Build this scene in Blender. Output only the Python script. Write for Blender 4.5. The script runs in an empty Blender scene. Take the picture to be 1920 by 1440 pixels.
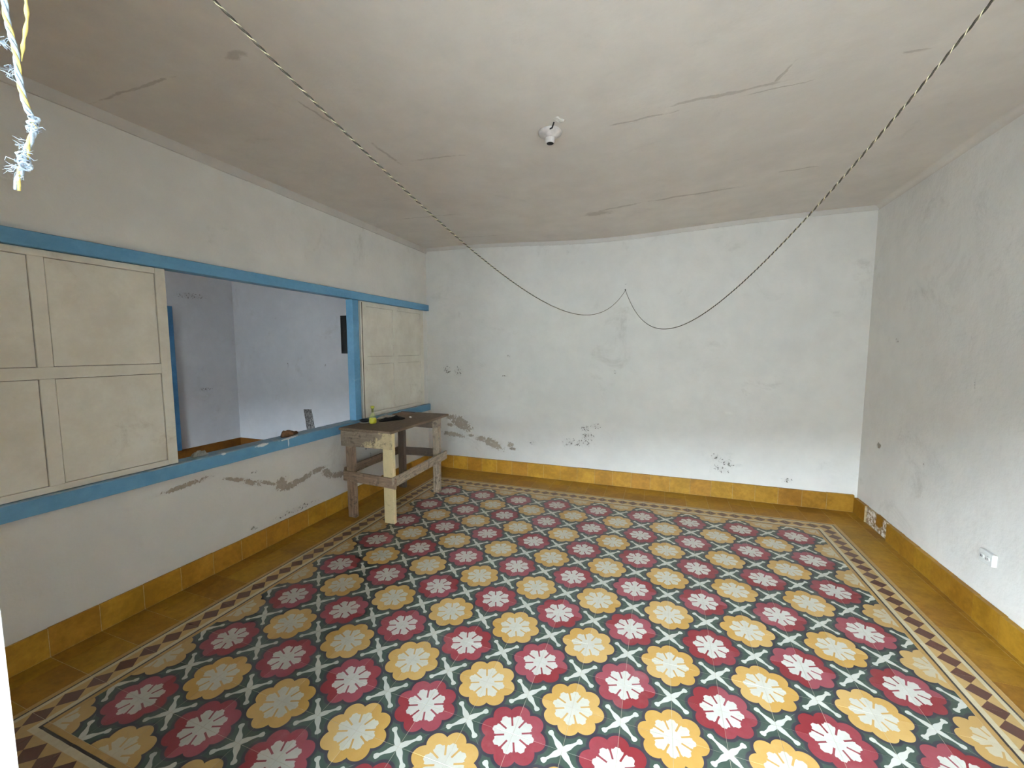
import bpy, bmesh, math, random
from mathutils import Vector, Matrix, noise as mnoise

random.seed(7)
sc = bpy.context.scene
C = bpy.context.collection
PI = math.pi

# ------------------------------------------------------------------ camera, sky, exposure
F_PX = 764.64
YAW, PITCH, ROLL = 0.3467, -0.0867, -0.0005
CAM = Vector((2.1084, -3.816, 1.5368))
_r0 = Vector((math.cos(YAW), math.sin(YAW), 0))
_f0 = Vector((-math.sin(YAW), math.cos(YAW), 0))
_up = Vector((0, 0, 1))
_fw = math.cos(PITCH) * _f0 + math.sin(PITCH) * _up
_u2 = math.cos(PITCH) * _up - math.sin(PITCH) * _f0
_rt = math.cos(ROLL) * _r0 + math.sin(ROLL) * _u2
_u3 = math.cos(ROLL) * _u2 - math.sin(ROLL) * _r0
cam_d = bpy.data.cameras.new('camera')
cam = bpy.data.objects.new('camera', cam_d)
C.objects.link(cam)
cam_d.sensor_width = 36.0
cam_d.lens = F_PX * 36.0 / 1920.0
cam_d.clip_start = 0.02
cam.matrix_world = Matrix(((_rt.x, _u3.x, -_fw.x, CAM.x), (_rt.y, _u3.y, -_fw.y, CAM.y),
                           (_rt.z, _u3.z, -_fw.z, CAM.z), (0, 0, 0, 1)))
sc.camera = cam

sc.view_settings.view_transform = 'Standard'
sc.view_settings.look = 'None'
sc.view_settings.gamma = 1.0
sc.view_settings.use_curve_mapping = False
sc.view_settings.exposure = 0.22
SKY = 225.0
w = bpy.data.worlds.new('overcast_sky')
sc.world = w
w.use_nodes = True
bg = w.node_tree.nodes['Background']
bg.inputs[0].default_value = (0.75, 0.88, 1.0, 1)
bg.inputs[1].default_value = SKY
sc.cycles.max_bounces = 14
sc.cycles.diffuse_bounces = 10
sc.cycles.glossy_bounces = 4
sc.cycles.transmission_bounces = 8
sc.cycles.use_denoising = True
sc.cycles.sample_clamp_indirect = 8.0
sc.cycles.caustics_reflective = False
sc.cycles.caustics_refractive = False


def portal(loc, rot, sx, sy):
    d = bpy.data.lights.new('doorway_portal', 'AREA')
    d.shape = 'RECTANGLE'
    d.size, d.size_y = sx, sy
    d.cycles.is_portal = True
    o = bpy.data.objects.new('doorway_portal', d)
    o.location = loc
    o.rotation_euler = rot
    C.objects.link(o)


# room measures (metres; floor z = 0, tile grid of 0.2)
XL, YB, YF, ZC = -0.725, 0.80, -3.55, 2.79
WT = 0.14
DOOR = (1.25, 3.25, 2.38)           # street doorway: x0, x1, head height
DOOR2 = (-3.0, -2.05, 2.20)          # doorway of the next room
portal(((DOOR[0] + DOOR[1]) / 2, YF - 0.32, DOOR[2] / 2), (PI / 2, 0, 0), DOOR[1] - DOOR[0], DOOR[2])
portal(((DOOR2[0] + DOOR2[1]) / 2, YF - 0.32, DOOR2[2] / 2), (PI / 2, 0, 0), DOOR2[1] - DOOR2[0], DOOR2[2])


def xr(y):                            # the right wall runs slightly out of square
    return 3.895 + 0.022 * (y - 0.8)


# ------------------------------------------------------------------ node helper
def lin(c):
    def f(v):
        v /= 255.0
        return v / 12.92 if v <= 0.04045 else ((v + 0.055) / 1.055) ** 2.4
    return (f(c[0]), f(c[1]), f(c[2]), 1.0)


class T:
    """a node tree under construction"""
    def __init__(self, name, rough=0.8, spec=0.3):
        self.m = bpy.data.materials.new(name)
        self.m.use_nodes = True
        self.nt = self.m.node_tree
        self.b = self.nt.nodes['Principled BSDF']
        self.b.inputs['Roughness'].default_value = rough
        self.b.inputs['Specular IOR Level'].default_value = spec
        self._tc = None

    def n(self, t, **kw):
        nd = self.nt.nodes.new(t)
        for k, v in kw.items():
            setattr(nd, k, v)
        return nd

    def put(self, sock, v):
        if isinstance(v, S):
            v = v.s
        if isinstance(v, bpy.types.NodeSocket):
            self.nt.links.new(v, sock)
        else:
            if sock.type == 'RGBA' and not hasattr(v, '__len__'):
                v = (v, v, v, 1)
            sock.default_value = v

    def math(self, op, a, b=None, c=None, clamp=False):
        nd = self.n('ShaderNodeMath', operation=op, use_clamp=clamp)
        self.put(nd.inputs[0], a)
        if b is not None:
            self.put(nd.inputs[1], b)
        if c is not None:
            self.put(nd.inputs[2], c)
        return S(self, nd.outputs[0])

    def coord(self, kind='Object'):
        if self._tc is None:
            self._tc = self.n('ShaderNodeTexCoord')
        return self._tc.outputs[kind]

    def xyz(self, vec=None):
        nd = self.n('ShaderNodeSeparateXYZ')
        self.put(nd.inputs[0], vec if vec is not None else self.coord())
        return [S(self, o) for o in nd.outputs]

    def vec(self, x, y, z):
        nd = self.n('ShaderNodeCombineXYZ')
        for i, v in enumerate((x, y, z)):
            self.put(nd.inputs[i], v)
        return nd.outputs[0]

    def pos(self):
        return self.n('ShaderNodeNewGeometry').outputs['Position']

    def rand(self):
        return S(self, self.n('ShaderNodeObjectInfo').outputs['Random'])

    def noise(self, scale, detail=3, rough=0.55, vec=None, dist=0.0, stretch=None):
        nd = self.n('ShaderNodeTexNoise')
        v = vec if vec is not None else self.coord()
        if stretch:
            mp = self.n('ShaderNodeMapping')
            self.put(mp.inputs[0], v)
            mp.inputs['Scale'].default_value = stretch
            v = mp.outputs[0]
        self.put(nd.inputs['Vector'], v)
        nd.inputs['Scale'].default_value = scale
        nd.inputs['Detail'].default_value = detail
        nd.inputs['Roughness'].default_value = rough
        nd.inputs['Distortion'].default_value = dist
        return S(self, nd.outputs['Fac'])

    def mix(self, f, a, b):
        nd = self.n('ShaderNodeMix', data_type='RGBA')
        self.put(nd.inputs[0], f)
        self.put(nd.inputs[6], a)
        self.put(nd.inputs[7], b)
        return nd.outputs[2]

    def ramp(self, f, lo, hi):
        nd = self.n('ShaderNodeMapRange', interpolation_type='SMOOTHSTEP')
        self.put(nd.inputs[0], f)
        nd.inputs[1].default_value = lo
        nd.inputs[2].default_value = hi
        return S(self, nd.outputs[0])

    def hsv(self, col, h=0.5, s=1.0, v=1.0):
        nd = self.n('ShaderNodeHueSaturation')
        self.put(nd.inputs['Hue'], h)
        self.put(nd.inputs['Saturation'], s)
        self.put(nd.inputs['Value'], v)
        self.put(nd.inputs['Color'], col)
        return nd.outputs[0]

    def bump(self, h, strength=0.4, dist=0.004):
        nd = self.n('ShaderNodeBump')
        nd.inputs['Strength'].default_value = strength
        nd.inputs['Distance'].default_value = dist
        self.put(nd.inputs['Height'], h)
        self.put(self.b.inputs['Normal'], nd.outputs[0])

    def base(self, c):
        self.put(self.b.inputs['Base Color'], c)

    def blobs(self, vec, lst):
        """largest of 1 - normalised ellipse distance over (x, y, z, rx, ry, rz, angle-axis rotation)"""
        out = None
        for (loc, rad, rot) in lst:
            mp = self.n('ShaderNodeMapping', vector_type='TEXTURE')
            self.put(mp.inputs[0], vec)
            mp.inputs['Location'].default_value = loc
            mp.inputs['Rotation'].default_value = rot
            mp.inputs['Scale'].default_value = rad
            ln = self.n('ShaderNodeVectorMath', operation='LENGTH')
            self.put(ln.inputs[0], mp.outputs[0])
            d = S(self, ln.outputs['Value'])
            out = d if out is None else self.math('MINIMUM', out, d)
        return 1.0 - out


class S:
    def __init__(self, t, s):
        self.t, self.s = t, s

    def __add__(self, o): return self.t.math('ADD', self, o)
    __radd__ = __add__
    def __sub__(self, o): return self.t.math('SUBTRACT', self, o)
    def __rsub__(self, o): return self.t.math('SUBTRACT', o, self)
    def __mul__(self, o): return self.t.math('MULTIPLY', self, o)
    __rmul__ = __mul__
    def __truediv__(self, o): return self.t.math('DIVIDE', self, o)
    def __lt__(self, o): return self.t.math('LESS_THAN', self, o)
    def __gt__(self, o): return self.t.math('GREATER_THAN', self, o)
    def max(self, o): return self.t.math('MAXIMUM', self, o)
    def min(self, o): return self.t.math('MINIMUM', self, o)
    def abs(self): return self.t.math('ABSOLUTE', self)
    def sqrt(self): return self.t.math('SQRT', self)


# ------------------------------------------------------------------ materials
WHITE = (224, 222, 217)


def plaster(name, damage=(), cracks=(), color=WHITE, bump=0.35, smudge=0.5, specks=(), sheen=0.25):
    t = T(name, 0.75, sheen)
    P = t.coord()
    big = t.noise(0.9, 4, 0.6)
    mid = t.noise(5.0, 5, 0.65)
    fine = t.noise(38.0, 3, 0.6)
    c = t.mix(t.ramp(big * 0.6 + mid * 0.4, 0.32, 0.72), lin([v - 9 for v in color]), lin([min(255, v + 6) for v in color]))
    dirt = t.ramp(t.noise(2.2, 6, 0.72, dist=0.6), 0.56, 0.80) * smudge
    c = t.mix(dirt, c, lin((165, 160, 150)))
    h = mid * 0.6 + t.noise(14.0, 3, 0.6) * 0.35 + fine * 0.12
    if damage:
        e = t.blobs(P, damage).max(-1.0)
        nz = t.noise(34.0, 6, 0.72, dist=0.6)
        f = e.min(0.42) * 1.25 + (nz - 0.5) * 3.8
        halo = t.ramp(e + (mid - 0.5) * 1.5, -0.9, 0.5)
        c = t.mix(halo * 0.16, c, lin((140, 138, 132)))
        mk = t.ramp(f, 0.06, 0.17)
        bare = t.mix(t.noise(60.0, 4, 0.7), lin((96, 86, 74)), lin((172, 160, 144)))
        c = t.mix(mk, c, bare)
        h = h - mk * 1.2
    if specks:
        e = t.blobs(P, specks).max(-1.0)
        nz = t.noise(52.0, 3, 0.6)
        mk = t.ramp(e.min(0.3) * 1.2 + (nz - 0.5) * 3.4, 0.58, 0.74)
        c = t.mix(t.ramp(e + (nz - 0.5) * 1.4, -0.2, 0.8) * 0.14, c, lin((130, 128, 124)))
        c = t.mix(mk * 0.9, c, lin((92, 86, 78)))
        h = h - mk * 0.8
    if cracks:
        nz = t.n('ShaderNodeTexNoise')
        t.put(nz.inputs['Vector'], P)
        nz.inputs['Scale'].default_value = 7.0
        nz.inputs['Detail'].default_value = 4
        sub = t.n('ShaderNodeVectorMath', operation='SUBTRACT')
        t.put(sub.inputs[0], nz.outputs['Color'])
        sub.inputs[1].default_value = (0.5, 0.5, 0.5)
        mul = t.n('ShaderNodeVectorMath', operation='SCALE')
        t.put(mul.inputs[0], sub.outputs[0])
        mul.inputs['Scale'].default_value = 0.06
        add = t.n('ShaderNodeVectorMath', operation='ADD')
        t.put(add.inputs[0], P)
        t.put(add.inputs[1], mul.outputs[0])
        e = t.blobs(add.outputs[0], cracks).max(-1.0)
        mk = t.ramp(e + (t.noise(16.0, 4, 0.7) - 0.5) * 1.6, 0.05, 0.6)
        c = t.mix(mk * 0.5, c, lin((146, 134, 120)))
        h = h - mk * 0.35
    t.base(c)
    t.bump(h, bump, 0.012)
    return t.m


def simple(name, rgb, rough=0.6, spec=0.3, var=0.12, scale=8.0, bump=0.1, stretch=None, metal=0.0):
    t = T(name, rough, spec)
    t.b.inputs['Metallic'].default_value = metal
    nz = t.noise(scale, 5, 0.65, stretch=stretch)
    c = lin(rgb)
    d = (c[0] * (1 - var * 2), c[1] * (1 - var * 2), c[2] * (1 - var * 2), 1)
    t.base(t.mix(t.ramp(nz, 0.3, 0.7), d, c))
    if bump:
        t.bump(nz, bump, 0.003)
    return t.m


# ---- patterned cement tile: one red and one yellow quarter flower, two quarter crosses
def floral(name, fade):
    t = T(name, 0.36, 0.30)
    x, y, z = t.xyz()
    u = x / 0.2 + 0.5
    v = y / 0.2 + 0.5
    yel = (u + v) > 1.0
    a = (yel - u).abs()                       # u or 1-u
    b = (yel - v).abs()
    wob = (t.noise(9.0, 2, 0.5, vec=t.pos()) - 0.5) * 0.035
    r = (a * a + b * b).sqrt()
    th = t.math('ARCTAN2', b, a)
    k = PI / 8
    ph = (t.math('MODULO', th + k, 2 * k) - k).abs()      # angle from the nearest petal axis, 0..22.5 deg
    h = r * t.math('COSINE', ph)
    wd = r * t.math('SINE', ph)
    dx = h - 0.45
    d = ((dx * dx + wd * wd).sqrt() - 0.215).min(r - 0.48) + wob
    flower = d < 0.0
    ring = t.ramp(d, 0.050, 0.072)            # 0 in the outline, 1 beyond
    # pale centre with eight slotted petals
    sl = r * t.math('SINE', k - ph)
    slit = (sl > (0.0190 + (r - 0.34).max(0.0) * 0.35)).max(r < 0.175)
    teeth = t.math('PINGPONG', wd, 0.04) * -0.7
    centre = slit * ((h + wd * 0.75 + teeth + wob) < 0.425)
    # crosses: quarter arms along the diagonals
    ca = t.math('MINIMUM', u, 1.0 - u)
    # corner the cross sits on: (1,0) when u > v, else (0,1)
    g = u > v
    p = (g - u).abs()
    q = (1.0 - g - v).abs()
    dd = (p + q) * 0.70711
    ww = (p - q).abs() * 0.70711
    fc = t.n('ShaderNodeFloatCurve')
    cv = fc.mapping.curves[0]
    pts = [(0.0, 0.070), (0.07, 0.058), (0.12, 0.060), (0.165, 0.056), (0.22, 0.040), (0.30, 0.027), (0.345, 0.028), (0.375, 0.046), (0.41, 0.056), (0.445, 0.048), (0.468, 0.0), (1.0, 0.0)]
    cv.points[0].location = pts[0]
    cv.points[1].location = pts[-1]
    for pnt in pts[1:-1]:
        cv.points.new(*pnt)
    for cp in cv.points:
        cp.handle_type = 'AUTO_CLAMPED'
    fc.mapping.update()
    t.put(fc.inputs['Value'], dd)
    bone = ww < (S(t, fc.outputs[0]) + wob * 0.25)
    # colours, each tile poured a little differently
    rn = t.rand()
    worn = t.noise(3.1, 5, 0.7, vec=t.pos())
    blot = t.noise(24.0, 4, 0.65, vec=t.pos())
    red = t.mix(t.ramp(rn * 0.7 + blot * 0.5, 0.25, 0.95), lin((108, 33, 37)), lin((122, 58, 65)))
    yl = t.mix(t.ramp(rn * 0.6 + blot * 0.6, 0.2, 1.0), lin((158, 122, 60)), lin((170, 138, 84)))
    if fade:
        yl = t.mix(0.5, yl, lin((150, 124, 80)))
    wh = t.mix(blot, lin((162, 160, 149)), lin((184, 183, 174)))
    whf = t.mix(yel * (0.55 if fade else 0.12), wh, lin((156, 137, 98)))
    dark = t.mix(blot, lin((36, 33, 39)), lin((52, 49, 56)))
    grn = t.mix(blot, lin((42, 54, 46)), lin((60, 73, 63)))
    col = t.mix(bone, grn, wh)
    col = t.mix(ring, dark, col)
    fl = t.mix(yel, red, yl)
    fl = t.mix(centre, fl, whf)
    col = t.mix(flower, col, fl)
    # dust and scuffs
    col = t.mix(t.ramp(worn, 0.55, 0.85) * 0.16, col, lin((190, 182, 172)))
    t.base(col)
    t.put(t.b.inputs['Roughness'], 0.28 + worn * 0.24)
    t.bump(blot, 0.05, 0.002)
    return t.m


def border(name, corner):
    t = T(name, 0.38, 0.4)
    x, y, z = t.xyz()
    wob = (t.noise(14.0, 2, 0.5, vec=t.pos()) - 0.5) * 0.003
    c = (x.max(y) if corner else y) + wob
    a = x.min(y) if corner else x + 0.0
    blot = t.noise(30.0, 4, 0.65, vec=t.pos())
    rn = t.rand()
    ochre = t.mix(blot, lin((132, 100, 48)), lin((164, 132, 78)))
    black = t.mix(blot, lin((30, 24, 22)), lin((46, 38, 34)))
    cream = t.mix(blot, lin((156, 143, 112)), lin((186, 176, 152)))
    tan = t.mix(blot, lin((146, 118, 70)), lin((172, 144, 92)))
    brown = t.mix(blot, lin((60, 31, 22)), lin((84, 49, 36)))
    al = t.math('PINGPONG', a + 0.5, 0.05) / 0.05           # 0 at lozenge centres, 1 between
    loz = (al + c.abs() / 0.047) < 1.0
    col = t.mix(loz, tan, brown)
    col = t.mix(c.abs() > 0.047, col, cream)
    col = t.mix((c > 0.066).max(c < -0.070), col, black)
    col = t.mix((c > 0.075).max(c < -0.080), col, ochre)
    t.base(t.hsv(col, v=rn * 0.16 + 0.90))
    t.put(t.b.inputs['Roughness'], 0.30 + blot * 0.2)
    t.bump(blot, 0.05, 0.002)
    return t.m


def ochre(name, a=(110, 76, 14), b=(146, 107, 32), rough=0.50):
    t = T(name, rough, 0.20)
    p = t.pos()
    n1 = t.noise(3.5, 6, 0.7, vec=p, dist=0.5)
    n2 = t.noise(30.0, 4, 0.65, vec=p)
    c = t.mix(t.ramp(n1 * 0.7 + n2 * 0.3, 0.32, 0.70), lin(a), lin(b))
    c = t.mix(t.ramp(t.noise(9.0, 5, 0.7, vec=p), 0.62, 0.80) * 0.6, c, lin((104, 70, 22)))
    t.base(t.hsv(c, h=t.rand() * 0.012 + 0.494, v=t.rand() * 0.20 + 0.90))
    t.put(t.b.inputs['Roughness'], rough - 0.08 + n1 * 0.2)
    t.bump(n2, 0.08, 0.002)
    return t.m


def wood(name, dark, light, paint=None, cut=0.5, stain=0.6, grad=0.0):
    t = T(name, 0.78, 0.2)
    g = t.noise(10.0, 6, 0.7, stretch=(0.5, 9.0, 9.0), dist=0.3)
    gf = t.noise(30.0, 4, 0.7, stretch=(0.4, 12.0, 12.0))
    bl = t.noise(7.0, 5, 0.7)
    if grad:
        gx = t.xyz()
        bl = bl + gx[0] * grad - gx[1] * grad * 0.8
    c = t.mix(t.ramp(g * 0.6 + gf * 0.4, 0.3, 0.68), lin(dark), lin(light))
    if paint:
        c = t.mix(t.ramp(bl, cut - 0.03, cut + 0.05), c, t.mix(gf, lin([v - 18 for v in paint]), lin(paint)))
    c = t.mix(t.ramp(t.noise(16.0, 6, 0.8), 0.50, 0.68) * stain, c, lin((40, 31, 23)))
    c = t.mix(t.ramp(t.noise(21.0, 5, 0.75, dist=0.5), 0.58, 0.72) * 0.35, c, lin([min(255, v + 48) for v in light]))
    t.base(c)
    t.bump(g * 0.7 + gf * 0.3, 0.5, 0.003)
    return t.m


def blue_paint(name, rgb):
    t = T(name, 0.5, 0.35)
    n1 = t.noise(4.0, 5, 0.65, stretch=(1.0, 0.35, 1.0))
    n2 = t.noise(40.0, 3, 0.6)
    c = t.mix(t.ramp(n1 * 0.75 + n2 * 0.25, 0.3, 0.7), lin([v - 12 for v in rgb]), lin([v + 10 for v in rgb]))
    c = t.mix(t.ramp(t.noise(3.0, 6, 0.75, dist=1.0), 0.62, 0.76) * 0.45, c, lin((140, 168, 182)))
    t.base(c)
    t.bump(n1 * 0.6 + n2 * 0.3, 0.25, 0.003)
    return t.m


def shutter_paint(name):
    t = T(name, 0.6, 0.3)
    n1 = t.noise(2.2, 6, 0.7)
    n2 = t.noise(22.0, 5, 0.7)
    c = t.mix(t.ramp(n1, 0.3, 0.7), lin((210, 203, 188)), lin((230, 226, 214)))
    c = t.mix(t.ramp(t.noise(3.0, 6, 0.75, dist=0.5), 0.56, 0.78) * 0.5, c, lin((164, 148, 122)))
    c = t.mix(t.ramp(n2, 0.70, 0.80) * 0.7, c, lin((120, 108, 90)))
    t.base(c)
    t.bump(n2 * 0.5 + n1 * 0.5, 0.2, 0.003)
    return t.m


# ------------------------------------------------------------------ mesh helpers
def link(name, bm, mat, parent=None, loc=None, rot=None, smooth=False):
    me = bpy.data.meshes.new(name)
    bm.normal_update()
    bm.to_mesh(me)
    bm.free()
    if smooth:
        for p in me.polygons:
            p.use_smooth = True
    me.materials.append(mat)
    return inst(name, me, parent, loc, rot)


def inst(name, me, parent=None, loc=None, rot=None):
    o = bpy.data.objects.new(name, me)
    C.objects.link(o)
    if parent:
        o.parent = parent
    if loc:
        o.location = loc
    if rot:
        o.rotation_euler = rot
    return o


def box(bm, x0, x1, y0, y1, z0, z1, bev=0.0, seg=1):
    vs = [bm.verts.new((x, y, z)) for x in (x0, x1) for y in (y0, y1) for z in (z0, z1)]
    fs = [(0, 1, 3, 2), (4, 6, 7, 5), (0, 4, 5, 1), (2, 3, 7, 6), (0, 2, 6, 4), (1, 5, 7, 3)]
    faces = [bm.faces.new([vs[i] for i in f]) for f in fs]
    if bev:
        es = list({e for f in faces for e in f.edges})
        bmesh.ops.bevel(bm, geom=es, offset=bev, segments=seg, affect='EDGES', profile=0.6)
    return bm


def bx(*a, bev=0.0, seg=1):
    return box(bmesh.new(), *a, bev=bev, seg=seg)


def lathe(prof, n=24, cap=True):
    bm = bmesh.new()
    rings = []
    for r, z in prof:
        rings.append([bm.verts.new((r * math.cos(2 * PI * i / n), r * math.sin(2 * PI * i / n), z)) for i in range(n)])
    for A, B in zip(rings, rings[1:]):
        for i in range(n):
            bm.faces.new((A[i], A[(i + 1) % n], B[(i + 1) % n], B[i]))
    if cap:
        bm.faces.new(rings[0][::-1])
        bm.faces.new(rings[-1])
    return bm


def tube(bm, pts, rad, n=6, closed_ends=True):
    """sweep a circle along pts; rad is a number or a list"""
    rings = []
    up = Vector((0.31, 0.17, 0.93)).normalized()
    for i, p in enumerate(pts):
        d = (pts[min(i + 1, len(pts) - 1)] - pts[max(i - 1, 0)]).normalized()
        s = d.cross(up)
        if s.length < 1e-4:
            s = d.cross(Vector((1, 0, 0)))
        s.normalize()
        u = s.cross(d)
        r = rad[i] if hasattr(rad, '__len__') else rad
        rings.append([bm.verts.new(p + r * (math.cos(2 * PI * k / n) * s + math.sin(2 * PI * k / n) * u)) for k in range(n)])
    for A, B in zip(rings, rings[1:]):
        for k in range(n):
            bm.faces.new((A[k], B[k], B[(k + 1) % n], A[(k + 1) % n]))
    if closed_ends:
        bm.faces.new(rings[0])
        bm.faces.new(rings[-1][::-1])
    return bm


def thing(name, label, cat, loc=(0, 0, 0), group=None):
    o = bpy.data.objects.new(name, None)
    C.objects.link(o)
    o.location = loc
    o.empty_display_size = 0.05
    o['label'] = label
    o['category'] = cat
    if group:
        o['group'] = group
    return o


def tag(o, label, cat, group=None):
    o['label'] = label
    o['category'] = cat
    if group:
        o['group'] = group
    return o


def struct(o):
    o['kind'] = 'structure'
    return o


def roughen(bm, amp, scale, seed=0.0):
    for v in bm.verts:
        n = mnoise.noise_vector(v.co * scale + Vector((seed, seed * 1.7, -seed)))
        v.co += n * amp


# ------------------------------------------------------------------ damage maps (places on the walls)
def bw(x, z, rx, rz, a=0.0):            # on the back wall: x, z
    return ((x, YB, z), (rx, 0.2, rz), (0, a, 0))


def lw(y, z, ry, rz, a=0.0):            # on the left wall: y, z
    return ((XL, y, z), (0.2, ry, rz), (a, 0, 0))


def rw(y, z, ry, rz, a=0.0):
    return ((3.87, y, z), (0.3, ry, rz), (a, 0, 0))


back_damage = [bw(-0.25, 0.585, 0.16, 0.080, 0.42), bw(-0.40, 0.66, 0.06, 0.03, -0.3), bw(-0.40, 0.56, 0.05, 0.02),
               bw(-0.36, 0.435, 0.16, 0.028, 0.1), bw(-0.12, 0.437, 0.05, 0.02), bw(0.02, 0.41, 0.06, 0.035),
               bw(0.175, 0.36, 0.15, 0.055, 0.35), bw(0.42, 0.36, 0.035, 0.03), bw(0.45, 0.315, 0.04, 0.02)]
back_specks = [bw(-0.44, 1.27, 0.06, 0.06), bw(-0.28, 1.25, 0.07, 0.07), bw(1.33, 0.62, 0.06, 0.05), bw(1.44, 0.66, 0.09, 0.04),
               bw(1.36, 0.53, 0.10, 0.06), bw(1.30, 0.45, 0.12, 0.05), bw(1.15, 0.45, 0.10, 0.06, -0.3), bw(0.70, 0.41, 0.06, 0.04),
               bw(2.69, 0.42, 0.06, 0.045, 0.5), bw(2.80, 0.365, 0.10, 0.04, 0.3), bw(2.74, 0.29, 0.09, 0.04, 0.3), bw(2.90, 0.35, 0.05, 0.02),
               bw(3.33, 0.24, 0.06, 0.03), bw(0.40, 1.445, 0.03, 0.02), bw(0.35, 1.205, 0.05, 0.012), bw(1.65, 1.28, 0.022, 0.022), bw(1.747, 2.228, 0.012, 0.012)]
left_damage = [lw(-2.13, 0.665, 0.14, 0.016, 0.06), lw(-1.80, 0.60, 0.09, 0.014, -0.35), lw(-1.70, 0.55, 0.10, 0.020, -0.5),
               lw(-1.56, 0.50, 0.10, 0.014, -0.45), lw(-1.44, 0.455, 0.055, 0.055), lw(-1.34, 0.417, 0.12, 0.030, 0.05),
               lw(-1.20, 0.435, 0.10, 0.024, 0.25), lw(-1.06, 0.46, 0.09, 0.022, 0.05), lw(-0.96, 0.40, 0.07, 0.035, -0.6), lw(-0.83, 0.35, 0.12, 0.03, -0.2)]
left_specks = [lw(-1.43, 0.185, 0.05, 0.015), lw(-1.69, 0.19, 0.03, 0.02), lw(-1.66, 0.614, 0.03, 0.015), lw(-0.40, 0.52, 0.06, 0.04), lw(-0.36, 0.42, 0.02, 0.05), lw(-1.30, 0.19, 0.25, 0.03)]
right_damage = [rw(0.46, 0.712, 0.032, 0.024)]
right_specks = [rw(-0.634, 1.32, 0.008, 0.05), rw(-0.20, 0.72, 0.02, 0.02), rw(0.30, 1.6, 0.03, 0.02)]


def cc(x, y, rx, ry, a=0.0):
    return ((x, y, 2.75), (rx, ry, 0.3), (0, 0, a))


ceil_cracks = [cc(2.36, -1.50, 0.30, 0.018, 0.03), cc(2.595, -1.56, 0.09, 0.012, -1.19), cc(1.98, -1.45, 0.22, 0.012), cc(0.70, -1.40, 0.26, 0.010, 0.03), cc(0.43, -1.52, 0.02, 0.20),
               cc(-0.35, -2.46, 0.42, 0.012), cc(0.37, -2.47, 0.07, 0.03), cc(0.36, -2.02, 0.010, 0.20), cc(3.09, -1.50, 0.06, 0.012),
               cc(2.98, -0.34, 0.16, 0.010), cc(2.30, -0.17, 0.42, 0.022, 0.03), cc(1.75, -0.15, 0.22, 0.020, -0.15), cc(1.55, -0.05, 0.16, 0.08),
               cc(2.62, -1.44, 0.18, 0.008), cc(0.0, -0.32, 0.5, 0.008), cc(0.1, 0.45, 0.5, 0.008)]

M = {}
M['left'] = plaster('lime_plaster_left', left_damage, specks=left_specks)
M['back'] = plaster('lime_plaster_back', back_damage, specks=back_specks)
M['right'] = plaster('lime_plaster_right', right_damage, specks=right_specks, bump=0.75, sheen=0.4)
M['plain'] = plaster('lime_plaster_plain')
M['far'] = plaster('lime_plaster_next_room', specks=[((-3.2, 0.68, 1.98), (0.03, 0.3, 0.012), (0, 0, 0)), ((-4.06, 0.1, 2.27), (0.3, 0.22, 0.05), (0, 0, 0)), ((-4.06, 0.2, 0.95), (0.3, 0.1, 0.03), (0, 0, 0)), ((-3.0, 0.68, 1.30), (0.02, 0.3, 0.04), (0, 0, 0)), ((-2.3, 0.68, 1.30), (0.02, 0.3, 0.03), (0, 0, 0))], color=(214, 216, 220))
M['ceiling'] = plaster('old_ceiling_paint', cracks=ceil_cracks, color=(210, 203, 194), bump=0.3, smudge=0.4)
M['cornice'] = plaster('cornice_paint', color=(202, 197, 190), smudge=0.35)
M['floral'] = floral('floral_cement_tile', False)
M['floral_edge'] = floral('faded_floral_cement_tile', True)
M['border'] = border('lozenge_border_tile', False)
M['border_corner'] = border('lozenge_border_corner_tile', True)
M['ochre'] = ochre('ochre_cement_tile')
M['skirting'] = ochre('ochre_skirting_tile', (116, 80, 16), (152, 110, 34), 0.48)
M['grout'] = simple('pale_grout', (176, 166, 146), 0.9, 0.1, 0.15, 30.0)
M['mortar'] = simple('old_mortar', (166, 146, 112), 0.9, 0.1, 0.2, 40.0, 0.6)
M['blue'] = blue_paint('blue_gloss_paint', (86, 132, 160))
M['blue_dark'] = blue_paint('deep_blue_paint', (54, 104, 140))
M['shutter'] = shutter_paint('cream_shutter_paint')
M['gap'] = simple('dirt_in_joint', (88, 76, 60), 0.95, 0.05, 0.1)
M['wood_top'] = wood('worn_brown_board', (62, 50, 39), (104, 86, 67), stain=0.5)
M['wood_grey'] = wood('weathered_grey_wood', (72, 62, 52), (164, 146, 124), stain=0.85)
M['wood_brown'] = wood('weathered_brown_wood', (60, 47, 36), (134, 110, 88), stain=0.8)
M['wood_dark'] = wood('dark_old_wood', (48, 40, 33), (84, 70, 57), stain=0.6)
M['wood_worn'] = wood('half_painted_wood', (82, 72, 60), (128, 112, 94), paint=(196, 178, 142), cut=0.56, stain=1.0, grad=0.55)
M['wood_cream'] = wood('cream_painted_wood', (150, 130, 96), (190, 170, 128), paint=(226, 208, 164), cut=0.36, stain=0.15)

# ------------------------------------------------------------------ outside: gallery, court, side walls added for the light
M['street'] = simple('court_concrete', (116, 116, 115), 0.9, 0.1)
M['sky_block'] = simple('dark_sky_block', (60, 70, 48), 0.9, 0.1)  # dark tone of the added left side wall, keeps its bounce low
M['bounce_white'] = simple('white_bounce_paint', (226, 226, 224), 0.9, 0.1)  # white reflector colour for the surfaces that bounce light indoors
M['facade'] = simple('court_wall_paint', (112, 111, 108), 0.9, 0.1)
struct(link('ground', bx(-9, 11, -18, YF - 0.30, -0.35, -0.14), M['street']))
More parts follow.
